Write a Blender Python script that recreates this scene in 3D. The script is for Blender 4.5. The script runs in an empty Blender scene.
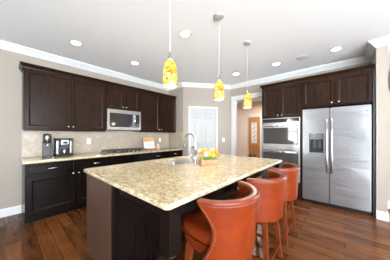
import bpy, bmesh, math, random
from mathutils import Vector, Matrix
random.seed(7)
S = bpy.context.scene
C = S.collection
PI = math.pi

def lin(c):
    c = c / 255.0
    return c / 12.92 if c <= 0.04045 else ((c + 0.055) / 1.055) ** 2.4
def rgb(r, g, b):
    return (lin(r), lin(g), lin(b), 1.0)

# ------------------------------------------------------------------ camera
cam = bpy.data.cameras.new('camera')
cam.sensor_width = 36.0
cam.lens = 169.18 / 390.0 * 36.0
cam.shift_x = (195.0 - 195.82) / 390.0
cam.shift_y = (134.77 - 130.0) / 390.0
cam.clip_start = 0.02
camo = bpy.data.objects.new('camera', cam)
C.objects.link(camo)
camo.location = (0, 0, 1.2936)
camo.rotation_euler = (PI / 2, 0, 0.7241)
S.camera = camo

# ------------------------------------------------------------------ world, lights, exposure
w = bpy.data.worlds.new('daylight')
w.use_nodes = True
S.world = w
nt = w.node_tree
bg = nt.nodes['Background']
tc = nt.nodes.new('ShaderNodeTexCoord'); sep = nt.nodes.new('ShaderNodeSeparateXYZ')
nt.links.new(tc.outputs['Generated'], sep.inputs[0])
mr = nt.nodes.new('ShaderNodeMapRange'); mr.inputs['From Min'].default_value = 0.05; mr.inputs['From Max'].default_value = 0.30
mr.inputs['To Min'].default_value = 16.5     # bright band up to just above the horizon, added to light the ceiling
mr.inputs['To Max'].default_value = 2.0      # open sky above it
nt.links.new(sep.outputs[2], mr.inputs['Value'])
bg.inputs[0].default_value = (0.87, 0.975, 1.06, 1)
nt.links.new(mr.outputs[0], bg.inputs[1])

def area(name, loc, rot, sx, sy, power, col):
    l = bpy.data.lights.new(name, 'AREA')
    l.shape = 'RECTANGLE'; l.size = sx; l.size_y = sy
    l.energy = power; l.color = col
    o = bpy.data.objects.new(name, l); C.objects.link(o)
    o.location = loc; o.rotation_euler = rot
    return o
# fill lamp added under the hall ceiling to brighten the hall
area('hall_fill', (-2.2, 6.0, 2.6), (0, 0, 0), 1.2, 1.2, 42, (1, 0.97, 0.93))

S.view_settings.view_transform = 'Standard'
S.view_settings.look = 'None'
S.view_settings.exposure = 0.85
S.view_settings.gamma = 1.0
S.view_settings.use_curve_mapping = False

# ------------------------------------------------------------------ materials
def mat(name, col=(0.8, 0.8, 0.8, 1), rough=0.5, metal=0.0, spec=0.5, coat=0.0):
    m = bpy.data.materials.new(name); m.use_nodes = True
    b = m.node_tree.nodes['Principled BSDF']
    b.inputs['Base Color'].default_value = col
    b.inputs['Roughness'].default_value = rough
    b.inputs['Metallic'].default_value = metal
    b.inputs['Specular IOR Level'].default_value = spec
    b.inputs['Coat Weight'].default_value = coat
    return m
def nd(m, t, **k):
    n = m.node_tree.nodes.new(t)
    for a, v in k.items(): setattr(n, a, v)
    return n
def ln(m, a, b): m.node_tree.links.new(a, b)
def bs(m): return m.node_tree.nodes['Principled BSDF']
def coords(m, scale=(1, 1, 1), rot=(0, 0, 0)):
    t = nd(m, 'ShaderNodeTexCoord'); p = nd(m, 'ShaderNodeMapping')
    p.inputs['Scale'].default_value = scale; p.inputs['Rotation'].default_value = rot
    ln(m, t.outputs['Object'], p.inputs['Vector'])
    return p.outputs['Vector']
def noise(m, vec, scale, detail=4, rough=0.55, dist=0.0):
    n = nd(m, 'ShaderNodeTexNoise')
    n.inputs['Scale'].default_value = scale; n.inputs['Detail'].default_value = detail
    n.inputs['Roughness'].default_value = rough; n.inputs['Distortion'].default_value = dist
    ln(m, vec, n.inputs['Vector'])
    return n.outputs['Fac']
def ramp(m, fac, stops):
    r = nd(m, 'ShaderNodeValToRGB')
    e = r.color_ramp.elements
    while len(e) < len(stops): e.new(0.5)
    for i, (p, c) in enumerate(stops):
        e[i].position = p; e[i].color = c
    ln(m, fac, r.inputs['Fac'])
    return r.outputs['Color']
def mix(m, fac, a, b, mode='MIX'):
    n = nd(m, 'ShaderNodeMix', data_type='RGBA', blend_type=mode)
    if isinstance(fac, float): n.inputs[0].default_value = fac
    else: ln(m, fac, n.inputs[0])
    for i, v in ((6, a), (7, b)):
        if isinstance(v, tuple): n.inputs[i].default_value = v
        else: ln(m, v, n.inputs[i])
    return n.outputs[2]
def bump(m, h, strength, dist=0.01):
    n = nd(m, 'ShaderNodeBump')
    n.inputs['Strength'].default_value = strength; n.inputs['Distance'].default_value = dist
    ln(m, h, n.inputs['Height']); ln(m, n.outputs['Normal'], bs(m).inputs['Normal'])

M = {}
def paint(name, col, rough=0.75):
    m = mat(name, col, rough, spec=0.3)
    n = noise(m, coords(m), 220, 2)
    bump(m, n, 0.05, 0.002)
    M[name] = m
paint('wall_paint', rgb(158, 147, 136))
paint('hall_paint', rgb(222, 205, 190))
paint('ceiling_paint', rgb(245, 246, 247), 0.85)
paint('trim_white', rgb(212, 211, 209), 0.45)
paint('door_white', rgb(174, 172, 169), 0.4)

# floor: wide dark planks laid across the room
m = mat('floor_wood', rough=0.2, spec=0.22); M['floor_wood'] = m
v = coords(m)
br = nd(m, 'ShaderNodeTexBrick'); br.offset = 0.37; br.offset_frequency = 2
br.inputs['Scale'].default_value = 1.0
br.inputs['Brick Width'].default_value = 1.25; br.inputs['Row Height'].default_value = 0.135
br.inputs['Mortar Size'].default_value = 0.003; br.inputs['Mortar Smooth'].default_value = 0.3
br.inputs['Bias'].default_value = -0.1
br.inputs['Color1'].default_value = rgb(132, 80, 38); br.inputs['Color2'].default_value = rgb(70, 39, 19)
br.inputs['Mortar'].default_value = rgb(34, 19, 12)
ln(m, v, br.inputs['Vector'])
g1 = noise(m, coords(m, (0.8, 15, 1)), 3.0, 5, 0.6, 0.25)
g2 = noise(m, coords(m, (0.9, 4, 1)), 2.6, 3, 0.55, 0.3)
c = mix(m, 0.75, br.outputs['Color'], ramp(m, g1, [(0.3, rgb(150, 138, 130)), (0.5, rgb(214, 208, 200)), (0.72, rgb(255, 250, 240))]), 'MULTIPLY')
c = mix(m, 0.2, c, ramp(m, g2, [(0.35, rgb(66, 38, 24)), (0.65, rgb(158, 102, 62))]), 'MIX')
ln(m, c, bs(m).inputs['Base Color'])
ln(m, ramp(m, g1, [(0.2, (0.17,) * 3 + (1,)), (0.8, (0.28,) * 3 + (1,))]), bs(m).inputs['Roughness'])
bump(m, g1, 0.06, 0.003)

# espresso cabinet wood
def cabwood(name, c1, c2, rough, coat=0.0, grain=(14, 14, 1.2)):
    m = mat(name, rough=rough, coat=coat); M[name] = m
    bs(m).inputs['Coat Roughness'].default_value = 0.3
    bs(m).inputs['Specular IOR Level'].default_value = 0.12
    g = noise(m, coords(m, grain), 3.0, 5, 0.6, 0.4)
    ln(m, ramp(m, g, [(0.3, c1), (0.7, c2)]), bs(m).inputs['Base Color'])
    bump(m, g, 0.04, 0.002)
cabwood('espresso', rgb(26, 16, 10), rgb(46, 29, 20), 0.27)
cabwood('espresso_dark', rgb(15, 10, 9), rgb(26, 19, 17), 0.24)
cabwood('island_wood_lit', rgb(66, 46, 37), rgb(94, 69, 57), 0.35)  # lighter than the island body: window sheen on the end panels put into colour
cabwood('stool_wood', rgb(84, 34, 12), rgb(122, 56, 24), 0.3)
cabwood('oak', rgb(160, 108, 66), rgb(190, 136, 88), 0.4)
cabwood('pale_wood', rgb(150, 112, 82), rgb(188, 150, 116), 0.55, grain=(3, 3, 20))

# granite
m = mat('granite', rough=0.08, spec=0.8); M['granite'] = m
v = coords(m)
n1 = noise(m, v, 32, 6, 0.75, 0.5)
n2 = noise(m, v, 120, 4, 0.65, 0.2)
n3 = noise(m, v, 7, 3, 0.5, 0.5)
c = ramp(m, n1, [(0.37, rgb(88, 60, 32)), (0.46, rgb(166, 132, 78)), (0.52, rgb(212, 192, 146)), (0.61, rgb(240, 230, 202))])
c = mix(m, 0.45, c, ramp(m, n2, [(0.36, rgb(70, 58, 48)), (0.44, rgb(216, 200, 168)), (0.58, rgb(250, 246, 230))]), 'MIX')
c = mix(m, 0.45, c, ramp(m, n3, [(0.35, rgb(200, 178, 132)), (0.65, rgb(232, 228, 210))]), 'MULTIPLY')
ln(m, c, bs(m).inputs['Base Color'])

# tumbled stone backsplash laid on the diagonal
m = mat('stone_tile', rough=0.45); M['stone_tile'] = m
t = nd(m, 'ShaderNodeTexCoord'); sx = nd(m, 'ShaderNodeSeparateXYZ'); ln(m, t.outputs['Object'], sx.inputs[0])
ad = nd(m, 'ShaderNodeMath'); ln(m, sx.outputs[0], ad.inputs[0]); ln(m, sx.outputs[1], ad.inputs[1])
cb = nd(m, 'ShaderNodeCombineXYZ'); ln(m, ad.outputs[0], cb.inputs[0]); ln(m, sx.outputs[2], cb.inputs[1])
mp = nd(m, 'ShaderNodeMapping'); mp.inputs['Rotation'].default_value = (0, 0, PI / 4); ln(m, cb.outputs[0], mp.inputs['Vector'])
br = nd(m, 'ShaderNodeTexBrick'); br.offset = 0.0
br.inputs['Scale'].default_value = 1; br.inputs['Brick Width'].default_value = 0.15; br.inputs['Row Height'].default_value = 0.15
br.inputs['Mortar Size'].default_value = 0.002; br.inputs['Bias'].default_value = 0.0
br.inputs['Color1'].default_value = rgb(190, 174, 155); br.inputs['Color2'].default_value = rgb(168, 151, 133); br.inputs['Mortar'].default_value = rgb(172, 160, 146)
ln(m, mp.outputs[0], br.inputs['Vector'])
n = noise(m, t.outputs['Object'], 22, 5, 0.65)
ln(m, mix(m, 0.5, br.outputs['Color'], ramp(m, n, [(0.3, rgb(150, 133, 115)), (0.7, rgb(188, 175, 158))])), bs(m).inputs['Base Color'])
bump(m, br.outputs['Fac'], -0.15, 0.003)

# brushed stainless steel, with slow waviness in the sheet
def steel(name, col, rough, stretch, wob=0.0):
    m = mat(name, col, rough, metal=1.0); M[name] = m
    g = noise(m, coords(m, stretch), 3, 3, 0.6)
    ln(m, ramp(m, g, [(0.25, (rough * 0.8,) * 3 + (1,)), (0.75, (rough * 1.25,) * 3 + (1,))]), bs(m).inputs['Roughness'])
    if wob:
        bump(m, noise(m, coords(m, (0.7, 0.7, 3.2)), 2.0, 2, 0.5, 0.6), wob, 0.05)
    return m
steel('steel', rgb(176, 174, 172), 0.3, (2, 2, 200))
m = steel('fridge_steel', rgb(170, 171, 174), 0.32, (1.5, 1.5, 160), 0.3)
bs(m).inputs['Anisotropic'].default_value = 0.6; bs(m).inputs['Metallic'].default_value = 0.88
tg = nd(m, 'ShaderNodeTangent', direction_type='RADIAL', axis='Z'); ln(m, tg.outputs[0], bs(m).inputs['Tangent']); bs(m).inputs['Anisotropic Rotation'].default_value = 0.25
steel('chrome', rgb(225, 225, 226), 0.1, (5, 5, 5))
steel('nickel', rgb(190, 188, 184), 0.25, (5, 5, 5))
steel('dark_steel', rgb(120, 118, 116), 0.3, (5, 5, 60))
M['satin_nickel'] = mat('satin_nickel', rgb(190, 188, 186), 0.35, metal=0.5)
M['black'] = mat('black', rgb(20, 20, 22), 0.35)
M['black_matte'] = mat('black_matte', rgb(26, 26, 27), 0.6)
M['navy_panel'] = mat('navy_panel', rgb(30, 36, 48), 0.35)
M['dark_glass'] = mat('dark_glass', rgb(44, 43, 44), 0.06, spec=0.35)
M['oven_glass'] = mat('oven_glass', rgb(62, 59, 57), 0.05, spec=0.6)
M['charcoal'] = mat('charcoal', rgb(56, 58, 62), 0.4)
M['iron'] = mat('iron', rgb(78, 70, 66), 0.5)
M['plate_white'] = mat('plate_white', rgb(242, 240, 236), 0.35)
M['slot_dark'] = mat('slot_dark', rgb(70, 68, 66), 0.5)
M['brass'] = mat('brass', rgb(112, 88, 76), 0.4, metal=0.6)
M['screen'] = mat('screen', rgb(120, 140, 150), 0.15)

# orange leather
m = mat('orange_leather', rough=0.34, spec=0.4, coat=0.12); M['orange_leather'] = m
n = noise(m, coords(m), 9, 4, 0.6)
ln(m, ramp(m, n, [(0.3, rgb(106, 35, 7)), (0.7, rgb(126, 46, 10))]), bs(m).inputs['Base Color'])
bump(m, noise(m, coords(m), 160, 3), 0.1, 0.002)

# glass mosaic of the pendant shades
m = mat('amber_glass', rough=0.2); M['amber_glass'] = m
v = coords(m)
vo = nd(m, 'ShaderNodeTexVoronoi'); vo.inputs['Scale'].default_value = 44; ln(m, v, vo.inputs['Vector'])
sp = nd(m, 'ShaderNodeSeparateColor'); ln(m, vo.outputs['Color'], sp.inputs[0])
nz = noise(m, v, 30, 3, 0.6, 0.6)
c = ramp(m, sp.outputs[0], [(0.0, rgb(110, 66, 14)), (0.12, rgb(214, 156, 24)), (0.35, rgb(232, 190, 56)), (0.60, rgb(242, 212, 96)), (0.84, rgb(250, 234, 168)), (0.97, rgb(190, 120, 24))])
c = mix(m, ramp(m, nz, [(0.60, (0, 0, 0, 1)), (0.68, (1, 1, 1, 1))]), c, rgb(112, 72, 14))
c = mix(m, 1.0, c, (0.6, 0.58, 0.55, 1), 'MULTIPLY')
ln(m, c, bs(m).inputs['Base Color']); ln(m, c, bs(m).inputs['Emission Color'])
bs(m).inputs['Emission Strength'].default_value = 0.3

def glow(name, col, st):
    m = mat(name, col, 0.4); M[name] = m
    bs(m).inputs['Emission Color'].default_value = col
    bs(m).inputs['Emission Strength'].default_value = st
glow('lamp_lens', (1, 0.97, 0.92, 1), 12.0)
glow('bulb', (1, 0.93, 0.78, 1), 6.0)
m = mat('window_glass', (1, 1, 1, 1), 0.02); M['window_glass'] = m
bs(m).inputs['Transmission Weight'].default_value = 1.0
M['leaded_glass'] = mat('leaded_glass', rgb(225, 226, 222), 0.2)

def flat(name, r, g, b, rough=0.5):
    M[name] = mat(name, rgb(r, g, b), rough)
for q in (('petal_orange', 226, 120, 30), ('petal_yellow', 226, 190, 40), ('petal_white', 216, 212, 190), ('petal_peach', 226, 140, 70),
          ('leaf_green', 84, 120, 36), ('stem_green', 140, 170, 70), ('cover_blue', 190, 205, 222), ('cover_white', 236, 236, 236),
          ('cover_orange', 214, 150, 90), ('ceramic_pink', 226, 196, 178), ('basket_brown', 70, 40, 30), ('soil', 60, 45, 32), ('cord_white', 232, 231, 229), ('glaze_dark', 50, 34, 30)):
    flat(*q)
m = mat('speaker_grille', rgb(214, 213, 211), 0.8); M['speaker_grille'] = m

# ------------------------------------------------------------------ geometry helpers
class MB:
    """collects shapes and links them as ONE mesh object"""
    def __init__(s): s.bm = bmesh.new()
    def box(s, x0, x1, y0, y1, z0, z1):
        V = [s.bm.verts.new(p) for p in ((x0, y0, z0), (x1, y0, z0), (x1, y1, z0), (x0, y1, z0), (x0, y0, z1), (x1, y0, z1), (x1, y1, z1), (x0, y1, z1))]
        for f in ((0, 3, 2, 1), (4, 5, 6, 7), (0, 1, 5, 4), (1, 2, 6, 5), (2, 3, 7, 6), (3, 0, 4, 7)):
            s.bm.faces.new([V[i] for i in f])
        return s
    def prism(s, pts, z0, z1):
        a = [s.bm.verts.new((x, y, z0)) for x, y in pts]; b = [s.bm.verts.new((x, y, z1)) for x, y in pts]
        n = len(pts)
        s.bm.faces.new(a[::-1]); s.bm.faces.new(b)
        for i in range(n): s.bm.faces.new((a[i], a[(i + 1) % n], b[(i + 1) % n], b[i]))
        return s
    def hexa(s, lo, hi):
        """eight corners: a lower and an upper quad of 3-D points"""
        a = [s.bm.verts.new(p) for p in lo]; b = [s.bm.verts.new(p) for p in hi]
        s.bm.faces.new(a[::-1]); s.bm.faces.new(b)
        for i in range(4): s.bm.faces.new((a[i], a[(i + 1) % 4], b[(i + 1) % 4], b[i]))
        return s
    def lathe(s, prof, cx=0, cy=0, n=24, sx=1, sy=1):
        rings = []
        for r, z in prof:
            if r < 1e-6: rings.append([s.bm.verts.new((cx, cy, z))])
            else: rings.append([s.bm.verts.new((cx + sx * r * math.cos(2 * PI * k / n), cy + sy * r * math.sin(2 * PI * k / n), z)) for k in range(n)])
        for A, B in zip(rings, rings[1:]):
            for k in range(n):
                k2 = (k + 1) % n
                if len(A) == 1 and len(B) == 1: continue
                if len(A) == 1: s.bm.faces.new((A[0], B[k], B[k2]))
                elif len(B) == 1: s.bm.faces.new((A[k], A[k2], B[0]))
                else: s.bm.faces.new((A[k], A[k2], B[k2], B[k]))
        return s
    def tube(s, pts, r, n=10, cap=True):
        pts = [Vector(p) for p in pts]; R = r if isinstance(r, (list, tuple)) else [r] * len(pts)
        rings = []; up = None
        for i, p in enumerate(pts):
            t = (pts[min(i + 1, len(pts) - 1)] - pts[max(i - 1, 0)]).normalized()
            if up is None: up = t.orthogonal().normalized()
            up = (up - t * up.dot(t)).normalized(); sd = t.cross(up)
            rings.append([s.bm.verts.new(p + R[i] * (up * math.cos(2 * PI * k / n) + sd * math.sin(2 * PI * k / n))) for k in range(n)])
        for A, B in zip(rings, rings[1:]):
            for k in range(n): s.bm.faces.new((A[k], A[(k + 1) % n], B[(k + 1) % n], B[k]))
        if cap:
            s.bm.faces.new(rings[0][::-1]); s.bm.faces.new(rings[-1])
        return s
    def ball(s, c, r, sz=1.0, n=10, rings=6):
        prof = [(r * math.sin(PI * i / rings), c[2] + sz * r * -math.cos(PI * i / rings)) for i in range(rings + 1)]
        prof[0] = (0, prof[0][1]); prof[-1] = (0, prof[-1][1])
        return s.lathe(prof, c[0], c[1], n)
    def panel_door(s, x0, x1, z0, z1, yf, th=0.02, fw=0.058, rec=0.013, bead=0.020):
        """a cabinet door whose front looks to -y at yf: frame, sloped bead, sunk flat panel"""
        def loop(i, y): return [s.bm.verts.new(p) for p in ((x0 + i, y, z0 + i), (x1 - i, y, z0 + i), (x1 - i, y, z1 - i), (x0 + i, y, z1 - i))]
        L = [loop(0, yf + th), loop(0, yf + 0.003), loop(0.003, yf), loop(fw, yf), loop(fw + 0.003, yf + 0.004), loop(fw + bead, yf + rec)]
        s.bm.faces.new(L[0][::1]); s.bm.faces.new(L[-1])
        for A, B in zip(L, L[1:]):
            for k in range(4): s.bm.faces.new((A[k], A[(k + 1) % 4], B[(k + 1) % 4], B[k]))
        return s
    def build(s, name, material, parent=None, smooth=False, bevel=0.0, seg=2, xf=None):
        bmesh.ops.recalc_face_normals(s.bm, faces=s.bm.faces[:])
        if xf is not None: s.bm.transform(xf)
        me = bpy.data.meshes.new(name); s.bm.to_mesh(me); s.bm.free()
        o = bpy.data.objects.new(name, me); C.objects.link(o)
        me.materials.append(M[material] if isinstance(material, str) else material)
        if smooth:
            for p in me.polygons: p.use_smooth = True
        if bevel:
            b = o.modifiers.new('bevel', 'BEVEL'); b.width = bevel; b.segments = seg; b.limit_method = 'ANGLE'; b.angle_limit = math.radians(40)
        if parent is not None: o.parent = parent
        return o

def thing(name, label, cat, loc=(0, 0, 0), rz=0.0, group=None):
    o = bpy.data.objects.new(name, None); C.objects.link(o)
    o.empty_display_size = 0.05
    o.location = loc; o.rotation_euler = (0, 0, rz)
    o['label'] = label; o['category'] = cat
    if group: o['group'] = group
    return o
def tag(o, label, cat, group=None):
    o['label'] = label; o['category'] = cat
    if group: o['group'] = group
    return o
def struct(o, label=None):
    o['kind'] = 'structure'
    if label: o['label'] = label
    return o
def dup(root, loc, rz, label):
    def cp(o, parent):
        c = o.copy(); C.objects.link(c)
        if parent is not None:
            c.parent = parent; c.matrix_parent_inverse = o.matrix_parent_inverse.copy()
        for ch in [x for x in bpy.data.objects if x.parent == o]: cp(ch, c)
        return c
    r = cp(root, None)
    r.location = loc; r.rotation_euler = (0, 0, rz); r['label'] = label
    return r

def sweep(path, prof, name, material, closed=False):
    """a moulding profile (offset to the right of travel, z) carried along a floor-plan path with mitred corners"""
    bm = bmesh.new(); P = [Vector((x, y)) for x, y in path]; rows = []
    for i, p in enumerate(P):
        d0 = (p - P[i - 1]).normalized() if i > 0 else (P[1] - p).normalized()
        d1 = (P[i + 1] - p).normalized() if i < len(P) - 1 else d0
        n0 = Vector((d0.y, -d0.x)); n1 = Vector((d1.y, -d1.x))
        mv = (n0 + n1); mv = mv / max(mv.dot(n0), 0.15) if mv.length > 1e-6 else n0
        rows.append([bm.verts.new((p.x + mv.x * o, p.y + mv.y * o, z)) for o, z in prof])
    for A, B in zip(rows, rows[1:]):
        for k in range(len(prof)):
            k2 = (k + 1) % len(prof)
            bm.faces.new((A[k], A[k2], B[k2], B[k]))
    bm.faces.new(rows[0]); bm.faces.new(rows[-1][::-1])
    mb = MB(); mb.bm.free(); mb.bm = bm
    return mb.build(name, material)

# ------------------------------------------------------------------ the setting
XL, YR, YB, ZC = -4.03, 3.31, 4.45, 2.74          # left wall, pantry return, fridge wall, ceiling
XD0, XD1 = -3.40, -2.53                           # the slanted pantry wall runs from (XD0, YR) to (XD1, YB)
XS0, XS1, YS = 0.355, 0.475, 3.80                 # wall end to the right of the refrigerator
XE, YN, YH = 5.5, -2.6, 7.25
def sbox(name, material, x0, x1, y0, y1, z0, z1):
    return struct(MB().box(x0, x1, y0, y1, z0, z1).build(name, material))
sbox('floor', 'floor_wood', -5.2, XE, YN, YH + 0.1, -0.1, 0)
sbox('ceiling', 'ceiling_paint', -5.2, XE, YN, YH + 0.1, ZC, ZC + 0.1)
sbox('wall_left', 'wall_paint', XL - 0.12, XL, YN, YR, 0, ZC)
# pantry wall: return and slant as one solid
L = math.hypot(XD1 - XD0, YB - YR); RZ = math.atan2(YB - YR, XD1 - XD0); ux, uy = (XD1 - XD0) / L, (YB - YR) / L
struct(MB().prism([(XL - 0.12, YR), (XD0, YR), (XD0, YR + 0.12), (XL - 0.12, YR + 0.12)], 0, ZC).build('wall_pantry_return', 'wall_paint'))
D0, D1 = 0.205, 0.952                              # pantry doorway along the slant
def slant(s, o): return (XD0 + ux * s - uy * o, YR + uy * s + ux * o)      # o = depth behind the face
def slab(a, b, z0, z1, mb):
    return mb.prism([slant(a, 0), slant(b, 0), slant(b, 0.1), slant(a, 0.1)], z0, z1)
mb = MB(); slab(0, D0, 0, ZC, mb); slab(D1, L, 0, ZC, mb); slab(D0, D1, 2.04, ZC, mb)
struct(mb.build('wall_pantry', 'wall_paint'))
# fridge wall with the cased opening to the hall
OX0, OX1, OZ = -2.44, -1.53, 2.30
mb = MB(); mb.box(XD1 - 0.03, OX0, YB, YB + 0.12, 0, ZC); mb.box(OX1, XS1, YB, YB + 0.12, 0, ZC); mb.box(OX0, OX1, YB, YB + 0.12, OZ, ZC)
struct(mb.build('wall_back', 'wall_paint'))
sbox('wall_right', 'wall_paint', XS0, XS1, YS, YB, 0, ZC)
# breakfast room beyond the wall end
sbox('wall_breakfast', 'wall_paint', XS1, 0.62, YB + 0.02, YB + 0.12, 0, ZC)
mb = MB(); mb.box(1.6, XE, YB + 0.02, YB + 0.12, 0, ZC); mb.box(0.62, 1.6, YB + 0.02, YB + 0.12, 2.2, ZC); mb.box(0.62, 1.6, YB + 0.02, YB + 0.12, 0, 0.75)
struct(mb.build('wall_window', 'wall_paint'))
mb = MB()
for x0, x1, z0, z1 in ((0.62, 0.67, 0.75, 2.2), (1.55, 1.6, 0.75, 2.2), (0.62, 1.6, 0.75, 0.81), (0.62, 1.6, 2.14, 2.2)): mb.box(x0, x1, YB + 0.0, YB + 0.1, z0, z1)
wf = struct(mb.build('window_1', 'trim_white'))
MB().box(0.67, 1.55, YB + 0.05, YB + 0.056, 0.81, 2.14).build('pane', 'window_glass', wf)
sbox('wall_east', 'wall_paint', XE, XE + 0.1, 0.9, YB + 0.12, 0, ZC)  # unseen wall, closes this side only in part to shape the incoming light
mb = MB(); mb.box(0, 0.95, -0.09, -0.002, 0, 0.30)
tag(mb.build('window_valance', 'black_matte', xf=Matrix.Translation((0.60, YB, 2.08))), 'dark fabric valance over the breakfast room window at the far right', 'valance')
# unseen wall behind the viewer: one window, plus a wide opening added for light
mb = MB(); W0, W1, W2, W3 = -2.40, -1.85, 1.4, 5.4
mb.box(XL - 0.12, W0, YN - 0.12, YN, 0, ZC); mb.box(W1, W2, YN - 0.12, YN, 0, ZC); mb.box(W3, XE, YN - 0.12, YN, 0, ZC)
mb.box(W0, W1, YN - 0.12, YN, 0, 0.75)
for a, b in ((W0, W1), (W2, W3)): mb.box(a, b, YN - 0.12, YN, 2.2, ZC)
struct(mb.build('wall_front', 'wall_paint'))
for i, (a, b, c_, bar) in enumerate(((W0, W1, 0.75, (W0, W1, 1.45, 1.50)), (W2, W3, 0.0, (3.32, 3.40, 0.05, 2.14)))):
    mb = MB()
    for x0, x1, z0, z1 in ((a, a + 0.06, c_, 2.2), (b - 0.06, b, c_, 2.2), (a, b, c_, c_ + 0.06), (a, b, 2.14, 2.2), bar): mb.box(x0, x1, YN - 0.09, YN - 0.03, z0, z1)
    struct(mb.build('window_%d' % (i + 2), 'trim_white'))
# hall behind the opening
sbox('wall_hall', 'hall_paint', -5.2, -0.3, YH, YH + 0.1, 0, ZC)
sbox('wall_hall_left', 'hall_paint', -5.2, -5.1, YB + 0.12, YH, 0, ZC)
sbox('wall_hall_near', 'hall_paint', -5.2, XD1 - 0.04, YB, YB + 0.12, 0, ZC)  # unseen wall, added to keep outside light from leaking into the hall
sbox('wall_hall_right', 'hall_paint', -0.4, -0.3, YB + 0.12, YH, 0, ZC)

# crown moulding, baseboards, casing
cp = [(0, ZC - 0.105), (0.012, ZC - 0.105), (0.018, ZC - 0.09), (0.03, ZC - 0.08), (0.07, ZC - 0.035), (0.085, ZC - 0.025), (0.09, ZC - 0.012), (0.09, ZC), (0, ZC)]
struct(sweep([(XL, YN), (XL, YR), (XD0, YR), (XD1, YB), (XS0, YB), (XS0, YS), (XS1, YS), (XS1, YB)], cp, 'trim_1', 'trim_white'))
bp = [(0, 0), (0.014, 0), (0.014, 0.105), (0.008, 0.125), (0, 0.13)]
struct(sweep([(XL, YN), (XL, 0.185)], bp, 'baseboard_left', 'trim_white'))
struct(sweep([(XD0 + 0.03, YR + 0.04), slant(0.13, 0)], bp, 'baseboard_pantry', 'trim_white'))
struct(sweep([slant(1.02, 0), (XD1, YB)], bp, 'baseboard_corner', 'trim_white'))
struct(sweep([(XS0 + 0.001, YS), (XS1, YS), (XS1, YB)], bp, 'baseboard_right', 'trim_white'))
mb = MB()
mb.box(OX0 - 0.085, OX0 + 0.005, YB - 0.02, YB, 0, OZ + 0.095); mb.box(OX0 + 0.005, OX1 + 0.09, YB - 0.02, YB, OZ - 0.005, OZ + 0.095)
mb.box(OX0, OX0 + 0.018, YB, YB + 0.135, 0, OZ); mb.box(OX0 + 0.018, OX1, YB, YB + 0.135, OZ - 0.018, OZ)
mb.box(OX0 - 0.09, OX1 + 0.09, YB - 0.028, YB, OZ + 0.095, OZ + 0.115)
struct(mb.build('trim_2', 'trim_white', bevel=0.004))
struct(sweep([(XS1 + 0.016, YB + 0.02), (XE, YB + 0.02)], bp, 'baseboard_breakfast', 'trim_white'))
# backsplash on the left wall and the pantry return
mb = MB(); mb.box(XL, XL + 0.008, 0.19, YR, 0.914, 1.38); mb.box(XL + 0.008, XD0, YR - 0.008, YR, 0.914, 1.38)
struct(mb.build('wall_backsplash', 'stone_tile'))

# pantry door (six panels) in its casing
dr = struct(thing('door_1', 'white six-panel pantry door', 'door', (XD0, YR, 0), RZ)); del dr['category']
mb = MB()
x0, x1 = D0 + 0.004, D1 - 0.004
mb.box(x0, x1, 0.026, 0.05, 0.01, 2.035)
xm = (x0 + x1) / 2; st = 0.10
rows = ((0.24, 0.86), (1.00, 1.62), (1.74, 1.94))
# stiles and rails stand proud, raised fields inside
mb.box(x0, x0 + st, 0.010, 0.026, 0.01, 2.035); mb.box(x1 - st, x1, 0.010, 0.026, 0.01, 2.035); mb.box(xm - 0.05, xm + 0.05, 0.010, 0.026, 0.01, 2.035)
for z0, z1 in ((0.01, 0.24), (0.86, 1.00), (1.62, 1.74), (1.94, 2.035)):
    mb.box(x0 + st, xm - 0.05, 0.010, 0.026, z0, z1); mb.box(xm + 0.05, x1 - st, 0.010, 0.026, z0, z1)
for z0, z1 in rows:
    for a, b in ((x0 + st, xm - 0.05), (xm + 0.05, x1 - st)):
        a2, b2, c2, d2 = a + 0.02, b - 0.02, z0 + 0.02, z1 - 0.02
        mb.hexa([(a2, 0.026, c2), (b2, 0.026, c2), (b2, 0.026, d2), (a2, 0.026, d2)], [(a2 + 0.02, 0.014, c2 + 0.02), (b2 - 0.02, 0.014, c2 + 0.02), (b2 - 0.02, 0.014, d2 - 0.02), (a2 + 0.02, 0.014, d2 - 0.02)])
mb.build('door_panel', 'door_white', dr)
mb = MB()
for a, b, z0, z1 in ((D0 - 0.055, D0 + 0.002, 0, 2.095), (D1 - 0.002, D1 + 0.055, 0, 2.095), (D0 + 0.002, D1 - 0.002, 2.038, 2.095)):
    mb.box(a, b, -0.018, 0, z0, z1)
for a, b, z0, z1 in ((D0 - 0.055, D0 - 0.04, 0, 2.095), (D1 + 0.04, D1 + 0.055, 0, 2.095), (D0 - 0.055, D1 + 0.055, 2.08, 2.097)):
    mb.box(a, b, -0.024, -0.018, z0, z1)
mb.build('door_casing', 'trim_white', dr)
mb = MB(); mb.lathe([(0.0, 0), (0.028, 0), (0.028, 0.006), (0.012, 0.01), (0.012, 0.03), (0.026, 0.04), (0.03, 0.055), (0.02, 0.068), (0, 0.07)], n=16)
mb.build('door_knob', 'nickel', dr, True, xf=Matrix.Translation((x0 + 0.06, 0.010, 0.95)) @ Matrix.Rotation(PI / 2, 4, 'X'))
for z in (0.25, 1.05, 1.80):
    MB().tube([(x1 + 0.002, 0.006, z - 0.045), (x1 + 0.002, 0.006, z + 0.045)], 0.006).build('hinge', 'nickel', dr, True)

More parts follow.
